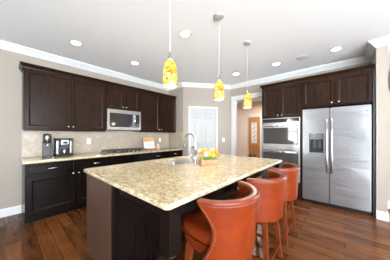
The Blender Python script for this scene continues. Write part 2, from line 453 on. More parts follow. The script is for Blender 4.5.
# wooden entrance leaf seen through the opening
d2 = struct(thing('door_2', 'honey oak entrance door with a leaded glass light', 'door', (-2.975, YH, 0))); del d2['category']
mb = MB(); a, b = -0.235, 0.235
mb.box(a, a + 0.11, -0.07, -0.02, 0.02, 2.06); mb.box(b - 0.11, b, -0.07, -0.02, 0.02, 2.06)
for z0, z1 in ((0.02, 0.22), (0.78, 0.93), (1.83, 2.06)): mb.box(a + 0.11, b - 0.11, -0.07, -0.02, z0, z1)
mb.box(a + 0.11, b - 0.11, -0.055, -0.03, 0.22, 0.78)
mb.build('door_panel', 'oak', d2, bevel=0.005)
MB().box(a + 0.11, b - 0.11, -0.055, -0.04, 0.93, 1.83).build('glass_light', 'leaded_glass', d2)
mb = MB()
for k in range(5): mb.tube([(a + 0.12, -0.06, 0.98 + k * 0.19), (b - 0.12, -0.06, 1.12 + k * 0.17)], 0.007, 6)
mb.tube([(0, -0.06, 0.93), (0, -0.06, 1.83)], 0.007, 6)
for k in range(3): mb.lathe([(0.055, 0), (0.068, 0.004), (0.055, 0.008)], 0, 0, 16)
mb.build('lead_came', 'dark_steel', d2)
struct(MB().box(-2.73, -2.60, YH - 0.03, YH, 0, 2.2).build('trim_3', 'trim_white'))
struct(MB().box(-3.30, -2.73, YH - 0.03, YH, 2.07, 2.2).build('trim_4', 'trim_white'))

# ------------------------------------------------------------------ cabinets
def knob(parent, x, yf, z, material='nickel'):
    mb = MB(); mb.lathe([(0, 0), (0.007, 0), (0.006, 0.012), (0.013, 0.018), (0.015, 0.026), (0.009, 0.032), (0, 0.033)], n=14)
    return mb.build('knob', material, parent, True, xf=Matrix.Translation((x, yf, z)) @ Matrix.Rotation(PI / 2, 4, 'X'))
def bar_pull(parent, x, yf, z, length=0.115):
    mb = MB(); h = length / 2
    mb.tube([(x - h, yf - 0.026, z), (x + h, yf - 0.026, z)], 0.0065, 8)
    for s in (-1, 1): mb.tube([(x + s * (h - 0.012), yf, z), (x + s * (h - 0.012), yf - 0.026, z)], 0.005, 8)
    return mb.build('handle', 'chrome', parent, True)
def crown_piece(parent, x0, x1, yf, z0, z1, left, right, material, yb=0.0):
    """cabinet crown: a stepped cornice on the front (and on an exposed end)"""
    mb = MB(); a = 0.04
    p = [(0.0, z0), (0.008, z0), (0.012, z0 + 0.02), (0.03, z1 - 0.03), (0.04, z1 - 0.012), (0.04, z1), (0.0, z1)]
    path = []
    if left: path.append((x0, yb))
    path += [(x0, yf), (x1, yf)]
    if right: path.append((x1, yb))
    bm = mb.bm; rows = []; P = [Vector(q) for q in path]
    for i, q in enumerate(P):
        e0 = (q - P[i - 1]).normalized() if i > 0 else (P[1] - q).normalized()
        e1 = (P[i + 1] - q).normalized() if i < len(P) - 1 else e0
        n0 = Vector((e0.y, -e0.x)); n1 = Vector((e1.y, -e1.x)); mv = n0 + n1; mv = mv / mv.dot(n0)
        rows.append([bm.verts.new((q.x + mv.x * o, q.y + mv.y * o, z)) for o, z in p])
    for A, B in zip(rows, rows[1:]):
        for k in range(len(p)): bm.faces.new((A[k], A[(k + 1) % len(p)], B[(k + 1) % len(p)], B[k]))
    bm.faces.new(rows[0]); bm.faces.new(rows[-1][::-1])
    return mb.build('crown_molding', material, parent)
def wall_cabinet(label, y0, y1, z0, z1, doors, left=False, right=False, wood='espresso'):
    """on the left wall; local x runs along the wall, -y looks into the room"""
    wd = y1 - y0
    t = thing('wall_cabinet', label, 'cabinet', (XL, y0, z0), PI / 2, 'wall cabinets above the left counter')
    h = z1 - z0
    mb = MB(); mb.box(0.001, wd - 0.001, -0.33, -0.001, 0, h - 0.001); mb.box(0.001, wd - 0.001, -0.328, -0.31, -0.02, 0)
    mb.build('body', wood, t)
    n = len(doors); dw = (wd - 0.03 - 0.012 * (n - 1)) / n
    for i, kx in enumerate(doors):
        a = 0.015 + i * (dw + 0.012)
        d = MB().panel_door(a, a + dw, 0.015, h - 0.085, -0.352, fw=0.045).build('door', wood, t)
        knob(d, a + (dw - 0.03 if kx > 0 else 0.03), -0.352, 0.06)
    crown_piece(t, 0.001, wd - 0.001, -0.33, h - 0.075, h, left, right, wood)
    return t
wall_cabinet('dark espresso two-door wall cabinet nearest the viewer, above the coffee maker', 0.19, 1.38, 1.375, 2.40, (1, -1), left=True)
wall_cabinet('short dark two-door wall cabinet directly above the microwave', 1.38, 2.14, 1.835, 2.40, (1, -1))
wall_cabinet('dark espresso two-door wall cabinet between the microwave and pantry wall', 2.14, 3.30, 1.375, 2.40, (1, -1), right=False)

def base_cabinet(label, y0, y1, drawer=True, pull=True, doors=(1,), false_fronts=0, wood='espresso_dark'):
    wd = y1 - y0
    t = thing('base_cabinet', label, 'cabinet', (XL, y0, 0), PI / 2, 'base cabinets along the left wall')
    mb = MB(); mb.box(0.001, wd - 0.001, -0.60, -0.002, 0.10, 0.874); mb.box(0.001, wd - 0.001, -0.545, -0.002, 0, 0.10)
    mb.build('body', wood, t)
    if false_fronts:
        w2 = (wd - 0.02 - 0.01) / 2
        for k in range(2):
            a = 0.01 + k * (w2 + 0.01)
            MB().panel_door(a, a + w2, 0.695, 0.855, -0.62, fw=0.02, rec=0.006, bead=0.008).build('false_front', wood, t)
    else:
        d = MB().panel_door(0.01, wd - 0.01, 0.695, 0.855, -0.62, fw=0.02, rec=0.006, bead=0.008).build('drawer', wood, t)
        bar_pull(d, wd / 2, -0.62, 0.78)
    n = len(doors); dw = (wd - 0.02 - 0.01 * (n - 1)) / n
    for i, kx in enumerate(doors):
        a = 0.01 + i * (dw + 0.01)
        d = MB().panel_door(a, a + dw, 0.12, 0.68, -0.62, fw=0.06).build('door', wood, t)
        knob(d, a + (dw - 0.03 if kx > 0 else 0.03), -0.62, 0.652, 'chrome')
    return t
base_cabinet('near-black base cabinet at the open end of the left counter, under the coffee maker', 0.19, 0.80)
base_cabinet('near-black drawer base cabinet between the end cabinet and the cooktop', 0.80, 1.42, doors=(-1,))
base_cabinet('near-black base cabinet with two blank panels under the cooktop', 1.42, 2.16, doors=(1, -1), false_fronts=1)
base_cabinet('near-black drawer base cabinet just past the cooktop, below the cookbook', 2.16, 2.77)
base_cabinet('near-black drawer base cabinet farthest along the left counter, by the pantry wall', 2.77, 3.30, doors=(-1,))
ct = MB().box(XL + 0.009, XL + 0.645, 0.165, YR - 0.009, 0.876, 0.914).build('countertop', 'granite', bevel=0.008, seg=3)
tag(ct, 'long beige granite countertop running along the left wall', 'countertop')

# microwave over the cooktop
t = thing('microwave', 'stainless over-the-range microwave hung under the short wall cabinet', 'microwave', (XL, 1.383, 1.40), PI / 2)
wd, h = 0.754, 0.43
MB().box(0, wd, -0.375, -0.001, 0, h).build('body', 'black_matte', t)
d = MB(); d.box(0, 0.60, -0.40, -0.376, 0.0, 0.035 + 0.025); d.box(0, 0.60, -0.40, -0.376, h - 0.075, h); d.box(0, 0.05, -0.40, -0.376, 0.06, h - 0.075); d.box(0.555, 0.60, -0.40, -0.376, 0.06, h - 0.075)
d = d.build('door', 'steel', t)
MB().box(0.05, 0.555, -0.396, -0.378, 0.06, h - 0.075).build('window', 'dark_glass', d)
mb = MB(); mb.tube([(0.585, -0.43, 0.055), (0.585, -0.437, h * 0.5), (0.585, -0.43, h - 0.07)], 0.012, 10)
for z in (0.07, h - 0.085): mb.tube([(0.585, -0.40, z), (0.585, -0.43, z)], 0.008, 8)
mb.build('handle', 'chrome', d, True)
p = MB(); p.box(0.603, wd, -0.40, -0.376, 0, 0.06); p.box(0.603, wd, -0.40, -0.376, h - 0.075, h); p.box(0.72, wd, -0.40, -0.376, 0.06, h - 0.075); p.box(0.603, 0.625, -0.40, -0.376, 0.06, h - 0.075)
p = p.build('control_panel', 'steel', t)
MB().box(0.625, 0.72, -0.399, -0.378, 0.06, h - 0.075).build('keypad', 'dark_glass', p)
MB().box(0.02, wd - 0.02, -0.36, -0.05, -0.012, 0).build('vent_grille', 'charcoal', t)

# cooktop
t = thing('cooktop', 'gas cooktop with dark iron grates set in the left counter', 'cooktop', (XL, 1.37, 0.914), PI / 2)
MB().box(0, 0.9, -0.585, -0.07, 0, 0.012).build('base_plate', 'steel', t, bevel=0.004)
for k in range(3):
    a = 0.02 + k * 0.288; b = a + 0.28
    mb = MB(); zg = 0.052
    for x in (a + 0.008, (a + b) / 2, b - 0.008): mb.box(x - 0.008, x + 0.008, -0.50, -0.09, zg - 0.014, zg)
    for y in (-0.50, -0.40, -0.295, -0.19, -0.09): mb.box(a, b, y - 0.008, y + 0.008, zg - 0.014, zg)
    for x in (a + 0.008, b - 0.008):
        for y in (-0.50, -0.09): mb.box(x - 0.008, x + 0.008, y - 0.008, y + 0.008, 0.012, zg - 0.014)
    mb.build('grate', 'iron', t)
for x, y, r in ((0.16, -0.40, 0.04), (0.16, -0.19, 0.035), (0.45, -0.295, 0.055), (0.74, -0.40, 0.04), (0.74, -0.19, 0.035)):
    MB().lathe([(r + 0.012, 0.012), (r + 0.012, 0.018), (r, 0.02), (r, 0.03), (r * 0.8, 0.034), (0, 0.034)], x, y, 18).build('burner', 'black_matte', t, True)
for k in range(5):
    MB().lathe([(0.02, 0.012), (0.018, 0.034), (0.014, 0.038), (0, 0.038)], 0.25 + k * 0.1, -0.545, 14).build('control_knob', 'black', t, True)

# ------------------------------------------------------------------ right-hand wall of tall cabinets
CX0, CX1, CX2 = -1.413, -0.655, 0.350
YF = 3.852
def cab_door(t, x0, x1, z0, z1, kx, kz, wood='espresso'):
    d = MB().panel_door(x0, x1, z0, z1, YF - 0.02, fw=0.045).build('door', wood, t)
    if kx: knob(d, kx, YF - 0.02, kz)
    return d
ot = thing('oven_cabinet', 'tall dark cabinet housing the double wall oven, left of the refrigerator', 'cabinet')
mb = MB(); W = CX1 - CX0
mb.box(CX0, CX0 + 0.02, YF, YB - 0.002, 0, 2.325); mb.box(CX1 - 0.02, CX1, YF, YB - 0.002, 0, 2.325)
mb.box(CX0 + 0.02, CX1 - 0.02, YF, YB - 0.002, 1.65, 2.40); mb.box(CX0 + 0.02, CX1 - 0.02, YF, YB - 0.002, 0.10, 0.33); mb.box(CX0 + 0.02, CX1 - 0.02, YB - 0.012, YB - 0.002, 0.33, 1.65)
mb.box(CX0 + 0.02, CX1 - 0.02, YF + 0.06, YB - 0.02, 0, 0.1)
mb.box(CX0, CX0 + 0.02, YF, YB - 0.002, 2.325, 2.40); mb.box(CX1 - 0.02, CX1, YF, YB - 0.002, 2.325, 2.40)
mb.build('body', 'espresso', ot)
xm = (CX0 + CX1) / 2 + 0.003
cab_door(ot, CX0 + 0.018, xm - 0.006, 1.665, 2.315, xm - 0.04, 1.705)
cab_door(ot, xm + 0.006, CX1 - 0.018, 1.665, 2.315, xm + 0.04, 1.705)
d = MB().panel_door(CX0 + 0.018, CX1 - 0.018, 0.115, 0.315, YF - 0.02, fw=0.03).build('drawer', 'espresso', ot)
bar_pull(d, xm, YF - 0.02, 0.215)
crown_piece(ot, CX0, CX1, YF, 2.325, 2.40, True, False, 'espresso', YB - 0.002)

ov = thing('double_oven', 'stainless double wall oven built into the tall dark cabinet', 'oven', (CX0 + 0.024, YF, 0.335))
w_ = W - 0.048; H = 1.31
MB().box(0, w_, 0.001, 0.5, 0, H).build('body', 'black_matte', ov)
MB().box(-0.012, w_ + 0.012, -0.02, 0, H - 0.10, H).build('control_panel', 'steel', ov, bevel=0.003)
MB().box(-0.002, w_ + 0.002, -0.022, -0.018, H - 0.09, H - 0.012).build('control_glass', 'dark_glass', ov)
def oven_door(z0, z1, g0, g1, hz):
    d = MB(); a, b = -0.012, w_ + 0.012
    d.box(a, b, -0.045, -0.001, z0, g0); d.box(a, b, -0.045, -0.001, g1, z1); d.box(a, a + 0.03, -0.045, -0.001, g0, g1); d.box(b - 0.03, b, -0.045, -0.001, g0, g1)
    d = d.build('oven_door', 'steel', ov, bevel=0.002)
    MB().box(a + 0.03, b - 0.03, -0.042, -0.005, g0, g1).build('glass', 'oven_glass', d)
    hb = MB(); hb.tube([(0.01, -0.095, hz), (w_ - 0.01, -0.095, hz)], 0.013, 12)
    for x in (0.04, w_ - 0.04): hb.tube([(x, -0.045, hz), (x, -0.095, hz)], 0.009, 8)
    hb.build('handle', 'chrome', d, True)
oven_door(0.64, H - 0.105, 0.765, H - 0.205, H - 0.165)
oven_door(0.02, 0.63, 0.10, 0.585, 0.61)

fc = thing('refrigerator_cabinet', 'dark cabinet surround with two short doors above the refrigerator', 'cabinet')
mb = MB(); mb.box(CX1, CX1 + 0.02, YF, YB - 0.002, 0, 2.40); mb.box(CX2 - 0.022, CX2, YF - 0.01, YB - 0.002, 0, 2.40)
mb.box(CX1 + 0.02, CX2 - 0.022, YF, YB - 0.002, 1.81, 2.40)
mb.build('body', 'espresso', fc)
MB().box(CX2 - 0.024, CX2 + 0.001, YF - 0.014, YF - 0.008, 0, 2.325).build('end_panel', 'navy_panel', fc)
xm = -0.139
cab_door(fc, CX1 + 0.03, xm - 0.006, 1.825, 2.315, xm - 0.045, 1.865)
cab_door(fc, xm + 0.006, CX2 - 0.03, 1.825, 2.315, xm + 0.05, 1.865)
crown_piece(fc, CX1, CX2, YF, 2.325, 2.40, False, False, 'espresso')

# refrigerator
FX0, FX1, FM, FY = -0.622, 0.306, -0.212, 3.83
rf = thing('refrigerator', 'stainless side-by-side refrigerator with ice and water dispenser', 'refrigerator', (0, FY, 0))
mb = MB(); mb.box(FX0 + 0.003, FX1 - 0.003, 0.072, 0.60, 0.03, 1.765)
for x in (FX0 + 0.05, FX1 - 0.05):
    for y in (0.12, 0.55): mb.box(x - 0.025, x + 0.025, y - 0.025, y + 0.025, 0, 0.03)
mb.build('body', 'charcoal', rf)
MB().box(FX0 + 0.01, FX1 - 0.01, 0.02, 0.071, 0.012, 0.062).build('base_grille', 'black', rf)
for x in (FX0 + 0.05, FX1 - 0.05): MB().box(x - 0.04, x + 0.04, 0.01, 0.10, 1.767, 1.785).build('hinge_cover', 'charcoal', rf)
# freezer door with the dispenser cut-out
DX0, DX1, DZ0, DZ1 = -0.512, -0.298, 0.965, 1.318
mb = MB(); a, b, z0, z1 = FX0, FM - 0.004, 0.068, 1.775
mb.box(a, DX0, 0, 0.07, z0, z1); mb.box(DX1, b, 0, 0.07, z0, z1); mb.box(DX0, DX1, 0, 0.07, z0, DZ0); mb.box(DX0, DX1, 0, 0.07, DZ1, z1)
bmesh.ops.remove_doubles(mb.bm, verts=mb.bm.verts[:], dist=1e-5)
fd = mb.build('freezer_door', 'fridge_steel', rf)
dp = MB(); dp.box(DX0, DX1, 0.055, 0.069, DZ0, DZ1); dp.box(DX0, DX0 + 0.012, -0.004, 0.055, DZ0, DZ1); dp.box(DX1 - 0.012, DX1, -0.004, 0.055, DZ0, DZ1)
dp.box(DX0 + 0.012, DX1 - 0.012, -0.004, 0.055, DZ0, DZ0 + 0.02)
dp = dp.build('dispenser', 'black', fd)
pn = MB().box(DX0 + 0.012, DX1 - 0.012, -0.006, 0.05, DZ1 - 0.11, DZ1).build('dispenser_panel', 'dark_steel', fd)
mb = MB()
for x in (DX0 + 0.07, DX1 - 0.06): mb.hexa([(x - 0.02, 0.03, DZ0 + 0.08), (x + 0.02, 0.03, DZ0 + 0.08), (x + 0.02, 0.04, DZ0 + 0.08), (x - 0.02, 0.04, DZ0 + 0.08)], [(x - 0.02, 0.045, DZ0 + 0.22), (x + 0.02, 0.045, DZ0 + 0.22), (x + 0.02, 0.055, DZ0 + 0.22), (x - 0.02, 0.055, DZ0 + 0.22)])
mb.build('dispenser_paddle', 'charcoal', fd)
rd = MB().box(FM + 0.004, FX1, 0, 0.07, 0.068, 1.775).build('refrigerator_door', 'fridge_steel', rf, bevel=0.006, seg=3)
for nm, x, par in (('handle', FM - 0.035, fd), ('handle', FM + 0.035, rd)):
    mb = MB(); mb.tube([(x, -0.045, 0.62), (x, -0.058, 0.85), (x, -0.06, 1.10), (x, -0.058, 1.35), (x, -0.045, 1.575)], 0.0125, 12)
    for z in (0.64, 1.555): mb.tube([(x, 0, z), (x, -0.046, z)], 0.011, 10)
    mb.build(nm, 'steel', par, True)
# round maker's badge near the top corner: dark disc, bright ring, looped script mark
bx, bz = 0.262, 1.683
mb = MB(); mb.lathe([(0, 0), (0.017, 0), (0.017, 0.003), (0, 0.003)], n=20)
bd = mb.build('badge', 'charcoal', rd, xf=Matrix.Translation((bx, 0, bz)) @ Matrix.Rotation(PI / 2, 4, 'X'))
mb = MB(); mb.tube([(bx + 0.014 * math.cos(2 * PI * k / 20), -0.004, bz + 0.014 * math.sin(2 * PI * k / 20)) for k in range(21)], 0.001, 6)
for cx_, sg in ((-0.004, 1), (0.005, -1)):
    mb.tube([(bx + cx_ + 0.0045 * math.cos(PI * 0.3 + sg * 1.7 * PI * k / 14), -0.004, bz + 0.006 * math.sin(PI * 0.3 + sg * 1.7 * PI * k / 14)) for k in range(15)], 0.0009, 6)
mb.build('badge_mark', 'chrome', bd)

# ------------------------------------------------------------------ island
IX0, IX1, IY0, IY1 = -2.185, -0.715, 0.575, 2.80
isl = thing('kitchen_island', 'dark wood kitchen island with open seating overhang and corner posts', 'island', (-1.4, 1.65, 0))
T = Matrix.Translation((1.4, -1.65, 0))
BX0, BX1, BY0, BY1 = -2.15, -1.47, 0.605, 2.765
SX0, SX1, SY0, SY1 = -2.04, -1.61, 1.42, 2.18            # sink cut-out
mb = MB()
mb.box(BX0 + 0.02, BX1 - 0.02, BY0 + 0.02, SY0 - 0.04, 0.1, 0.879); mb.box(BX0 + 0.02, BX1 - 0.02, SY1 + 0.04, BY1 - 0.02, 0.1, 0.879)
mb.box(BX0 + 0.02, BX1 - 0.02, SY0 - 0.04, SY1 + 0.04, 0.1, 0.60)
mb.box(BX0 + 0.02, BX0 + 0.03, SY0 - 0.04, SY1 + 0.04, 0.60, 0.879); mb.box(BX1 - 0.03, BX1 - 0.02, SY0 - 0.04, SY1 + 0.04, 0.60, 0.879)
mb.box(BX0 + 0.07, BX1 - 0.02, BY0 + 0.02, BY1 - 0.02, 0, 0.1)
mb.build('body', 'espresso_dark', isl, xf=T)
MB().box(BX0, BX1 - 0.021, BY0, BY0 + 0.0195, 0, 0.879).build('end_panel', 'island_wood_lit', isl, xf=T)
MB().box(BX0, BX1 - 0.021, BY1 - 0.0195, BY1, 0, 0.879).build('end_panel', 'island_wood_lit', isl, xf=T)
MB().box(BX1 - 0.0195, BX1, BY0 + 0.03, BY1 - 0.03, 0, 0.879).build('back_panel', 'espresso_dark', isl, xf=T)
for y in (BY0 - 0.006, BY1 - 0.03): MB().box(BX1 - 0.02, BX1 + 0.012, y, y + 0.036, 0, 0.879).build('corner_trim', 'espresso_dark', isl, bevel=0.004, xf=T)
for px_, py_ in ((-0.821, 0.605), (-0.821, 2.675)):
    mb = MB(); s_ = 0.092
    mb.box(px_, px_ + s_, py_, py_ + s_, 0.605, 0.879)
    mb.build('post_block', 'espresso_dark', isl, bevel=0.004, xf=T)
    cx_, cy_ = px_ + s_ / 2, py_ + s_ / 2
    MB().lathe([(0, 0.604), (0.046, 0.604), (0.050, 0.594), (0.046, 0.582), (0.030, 0.574), (0.026, 0.562), (0.036, 0.55), (0.043, 0.535), (0.036, 0.52),
                (0.028, 0.508), (0.034, 0.48), (0.043, 0.42), (0.046, 0.36), (0.042, 0.30), (0.032, 0.235), (0.027, 0.21), (0.040, 0.195), (0.043, 0.185),
                (0.038, 0.172), (0.046, 0.160), (0, 0.160)], cx_, cy_, 24).build('post_turning', 'espresso_dark', isl, True, xf=T)
    MB().box(px_, px_ + s_, py_, py_ + s_, 0, 0.159).build('post_foot', 'espresso_dark', isl, bevel=0.005, xf=T)
mb = MB()
mb.box(BX1 + 0.013, -0.822, 0.63, 0.655, 0.80, 0.879); mb.box(BX1 + 0.013, -0.822, 2.71, 2.735, 0.80, 0.879); mb.box(-0.79, -0.765, 0.698, 2.674, 0.80, 0.879)
mb.build('apron', 'espresso_dark', isl, xf=T)

# island worktop with the sink opening cut out and rounded outer corners
def rrect(x0, x1, y0, y1, r, n=5):
    P = []
    for cx_, cy_, a in ((x1 - r, y1 - r, 0), (x0 + r, y1 - r, PI / 2), (x0 + r, y0 + r, PI), (x1 - r, y0 + r, 1.5 * PI)):
        for k in range(n + 1): P.append((cx_ + r * math.cos(a + PI / 2 * k / n), cy_ + r * math.sin(a + PI / 2 * k / n)))
    return P
mb = MB(); bm = mb.bm
outer = rrect(IX0, IX1, IY0, IY1, 0.03); inner = rrect(SX0, SX1, SY0, SY1, 0.04)
def ringv(P, z): return [bm.verts.new((x, y, z)) for x, y in P]
oT, oB, iT, iB = ringv(outer, 0.914), ringv(outer, 0.88), ringv(inner, 0.914), ringv(inner, 0.88)
n = len(outer)
for k in range(n):
    j = (k + 1) % n
    bm.faces.new((oT[k], oT[j], iT[j], iT[k])); bm.faces.new((oB[k], iB[k], iB[j], oB[j]))
    bm.faces.new((oT[k], oB[k], oB[j], oT[j])); bm.faces.new((iT[k], iT[j], iB[j], iB[k]))
o = mb.build('island_countertop', 'granite', bevel=0.009, seg=3)
tag(o, 'polished beige granite worktop on the kitchen island', 'countertop')

# sink: two steel bowls
sk = thing('sink', 'undermount double-bowl stainless sink set in the island worktop', 'sink', (SX0, SY0, 0.665))
def bowl(y0, y1, dz):
    mb = MB(); bm = mb.bm
    R = []
    for ins, z in ((-0.018, 0.213), (0.006, 0.213), (0.010, 0.20), (0.018, 0.05), (0.05, dz), (0.12, dz - 0.004)):
        R.append([bm.verts.new((x, y, z)) for x, y in rrect(0 + ins, SX1 - SX0 - ins, y0 + ins, y1 - ins, max(0.045 - abs(ins) * 0.1, 0.02))])
    for A, B in zip(R, R[1:]):
        for k in range(len(A)): bm.faces.new((A[k], A[(k + 1) % len(A)], B[(k + 1) % len(A)], B[k]))
    bm.faces.new(R[-1])
    return mb.build('bowl', 'steel', sk, True)
bowl(0.0, 0.37, 0.02); bowl(0.39, 0.76, 0.02)
MB().box(0.0, SX1 - SX0, 0.352, 0.408, 0.195, 0.211).build('divider', 'steel', sk, bevel=0.004)
for y in (0.185, 0.575): MB().lathe([(0.045, 0.017), (0.045, 0.022), (0.03, 0.02), (0, 0.018)], (SX1 - SX0) / 2, y, 18).build('drain', 'chrome', sk, True)

# faucet
fa = thing('faucet', 'tall brushed steel gooseneck faucet standing beside the island sink', 'faucet', (-1.465, 1.65, 0.914))
MB().lathe([(0.03, 0), (0.03, 0.008), (0.024, 0.014), (0.024, 0.09), (0.02, 0.105), (0.0, 0.105)], 0, 0, 18).build('base', 'nickel', fa, True)
arc = [(0, 0, 0.10), (0, 0, 0.2), (0, 0, 0.285)]
for k in range(1, 13):
    a_ = PI * k / 13
    arc.append((-0.098 + 0.098 * math.cos(a_), 0.0, 0.285 + 0.11 * math.sin(a_)))
MB().tube(arc + [(-0.197, 0, 0.275)], 0.0135, 12).build('spout', 'nickel', fa, True)
hd = MB().tube([(-0.197, 0, 0.285), (-0.2, 0, 0.25), (-0.204, 0, 0.21), (-0.206, 0, 0.195)], [0.016, 0.018, 0.02, 0.017], 12).build('spray_head', 'dark_steel', fa, True)
mb = MB(); mb.tube([(0, 0, 0.07), (-0.01, -0.045, 0.075)], 0.013, 10); mb.tube([(-0.01, -0.04, 0.075), (-0.016, -0.06, 0.11), (-0.02, -0.075, 0.16)], [0.009, 0.007, 0.006], 8)
mb.build('lever', 'nickel', fa, True)

# ------------------------------------------------------------------ bar stools (three of a kind)
def make_stool(label):
    """front looks to -x; origin on the floor under the seat centre"""
    t = thing('bar_stool', label, 'stool', (0, 0, 0), 0, 'orange leather bar stools at the island')
    R0, R1, ZB, ZT = 0.222, 0.255, 0.505, 0.900
    # how far round the shell reaches (radians from the back) at each height: waisted wings
    prof = [(0.505, 1.42), (0.55, 1.33), (0.58, 1.26), (0.62, 1.18), (0.67, 1.13), (0.72, 1.12), (0.77, 1.20), (0.81, 1.29), (0.85, 1.40), (0.88, 1.47), (0.905, 1.47)]
    def reach(z):
        for (a, ra), (b, rb) in zip(prof, prof[1:]):
            if z <= b: return ra + (rb - ra) * (z - a) / (b - a)
        return prof[-1][1]
    def pt(f, z, off=0.0):
        u = (z - ZB) / (ZT - ZB)
        r = R0 + (R1 - R0) * u ** 1.5 + off
        ang = f
        drop = 0.0
        return Vector((r * 1.02 * math.cos(ang), r * 1.06 * math.sin(ang), z))
    mb = MB(); bm = mb.bm; NU, NV = 36, 14; th = 0.026
    grid = {}
    for side, off in ((0, th), (1, -th)):
        for i in range(NU + 1):
            for j in range(NV + 1):
                z = ZB + (ZT - ZB) * j / NV; R = reach(z)
                grid[side, i, j] = bm.verts.new(pt(-R + 2 * R * i / NU, z, off))
    for i in range(NU):
        for j in range(NV):
            bm.faces.new((grid[0, i, j], grid[0, i + 1, j], grid[0, i + 1, j + 1], grid[0, i, j + 1]))
            bm.faces.new((grid[1, i, j], grid[1, i, j + 1], grid[1, i + 1, j + 1], grid[1, i + 1, j]))
    for i in range(NU):
        bm.faces.new((grid[0, i, NV], grid[0, i + 1, NV], grid[1, i + 1, NV], grid[1, i, NV]))
        bm.faces.new((grid[0, i, 0], grid[1, i, 0], grid[1, i + 1, 0], grid[0, i + 1, 0]))
    for j in range(NV):
        bm.faces.new((grid[0, 0, j], grid[0, 0, j + 1], grid[1, 0, j + 1], grid[1, 0, j]))
        bm.faces.new((grid[0, NU, j], grid[1, NU, j], grid[1, NU, j + 1], grid[0, NU, j + 1]))
    sh = mb.build('backrest', 'orange_leather', t, True, bevel=0.014, seg=3)
    # nail-head line just inside every free edge of the outer face
    mb = MB(); line = []
    for k in range(0, 60):
        z = ZB + 0.01 + (ZT - 0.03 - ZB - 0.01) * k / 59; line.append((-1, z))
    def nail(p, nrm):
        n_ = nrm.normalized(); s1 = n_.orthogonal().normalized(); s2 = n_.cross(s1); r = 0.0054
        c = mb.bm.verts.new(p + n_ * 0.004); ring = [mb.bm.verts.new(p + r * (s1 * math.cos(PI * q / 3) + s2 * math.sin(PI * q / 3))) for q in range(6)]
        for q in range(6): mb.bm.faces.new((c, ring[q], ring[(q + 1) % 6]))
    for sg in (-1, 1):
        last = None
        for k in range(400):
            z = ZB + 0.012 + (ZT - 0.028 - ZB - 0.012) * k / 399
            p = pt(sg * (reach(z) - 0.085), z, th + 0.0005)
            if last is None or (p - last).length > 0.0175:
                nail(p, Vector((p.x, p.y, 0))); last = p
    z = ZT - 0.028; R = reach(z) - 0.085; N = int(2 * R * 0.28 / 0.0175)
    for k in range(1, N):
        p = pt(-R + 2 * R * k / N, z, th + 0.0005); nail(p, Vector((p.x, p.y, 0)))
    mb.build('nailhead_trim', 'brass', sh, True)
    # seat: drum-fronted cushion over a padded rail
    def dshape(r, fx, n=26):
        P = []
        for k in range(n):
            a = 2 * PI * k / n; c, s = math.cos(a), math.sin(a)
            P.append((r * (abs(c) ** 0.75) * (1 if c > 0 else -1) * (1.0 if c > 0 else fx), r * (abs(s) ** 0.75) * (1 if s > 0 else -1)))
        return P
    def drum(layers, name, material):
        mb = MB(); bm = mb.bm; R = [[bm.verts.new((x, y, z)) for x, y in dshape(r, 1.3)] for r, z in layers]
        for A, B in zip(R, R[1:]):
            for k in range(len(A)): bm.faces.new((A[k], A[(k + 1) % len(A)], B[(k + 1) % len(A)], B[k]))
        bm.faces.new(R[0][::-1]); bm.faces.new(R[-1])
        return mb.build(name, material, t, True)
    drum(((0.19, 0.582), (0.207, 0.586), (0.214, 0.596), (0.216, 0.625), (0.206, 0.644), (0.175, 0.656), (0.10, 0.662)), 'seat', 'orange_leather')
    drum(((0.185, 0.510), (0.203, 0.514), (0.207, 0.522), (0.207, 0.568), (0.20, 0.578), (0.185, 0.582)), 'seat_rail', 'orange_leather')
    mb = MB(); P = dshape(0.217, 1.3); mb.tube([(x, y, 0.583) for x, y in P + P[:1]], 0.005, 6); mb.build('piping', 'orange_leather', t, True)
    # legs and stretchers
    feet = []
    for sx in (1, -1):
        for sy in (-1, 1):
            x1_, y1_ = sx * 0.145, sy * 0.15
            x0_, y0_ = sx * 0.185, sy * 0.205
            a_, b_ = 0.0165, 0.023
            mb = MB(); mb.hexa([(x0_ - a_, y0_ - a_, 0), (x0_ + a_, y0_ - a_, 0), (x0_ + a_, y0_ + a_, 0), (x0_ - a_, y0_ + a_, 0)],
                               [(x1_ - b_, y1_ - b_, 0.511), (x1_ + b_, y1_ - b_, 0.511), (x1_ + b_, y1_ + b_, 0.511), (x1_ - b_, y1_ + b_, 0.511)])
            mb.build('leg', 'stool_wood', t, bevel=0.003)
    def leg_at(sx, sy, z):
        u = z / 0.511; return (sx * (0.185 - 0.04 * u), sy * (0.205 - 0.055 * u), z)
    for A, B, z in (((1, -1), (1, 1), 0.13), ((-1, -1), (-1, 1), 0.17), ((1, -1), (-1, -1), 0.15), ((1, 1), (-1, 1), 0.15)):
        p, q = Vector(leg_at(*A, z)), Vector(leg_at(*B, z)); dv = (q - p).normalized(); p += dv * 0.017; q -= dv * 0.017
        sd = Vector((-dv.y, dv.x, 0)) * 0.009; up = Vector((0, 0, 0.016))
        mb = MB(); mb.hexa([p - sd - up, p + sd - up, q + sd - up, q - sd - up], [p - sd + up, p + sd + up, q + sd + up, q - sd + up])
        mb.build('stretcher', 'stool_wood', t)
    return t
st0 = make_stool('orange leather barrel-back bar stool nearest the viewer, by the island corner post')
st0.location = (-0.71, 1.062, 0)
dup(st0, (-0.70, 1.73, 0), 0, 'middle orange leather barrel-back bar stool between the other two')
dup(st0, (-0.70, 2.38, 0), 0, 'orange leather barrel-back bar stool farthest away, toward the refrigerator')

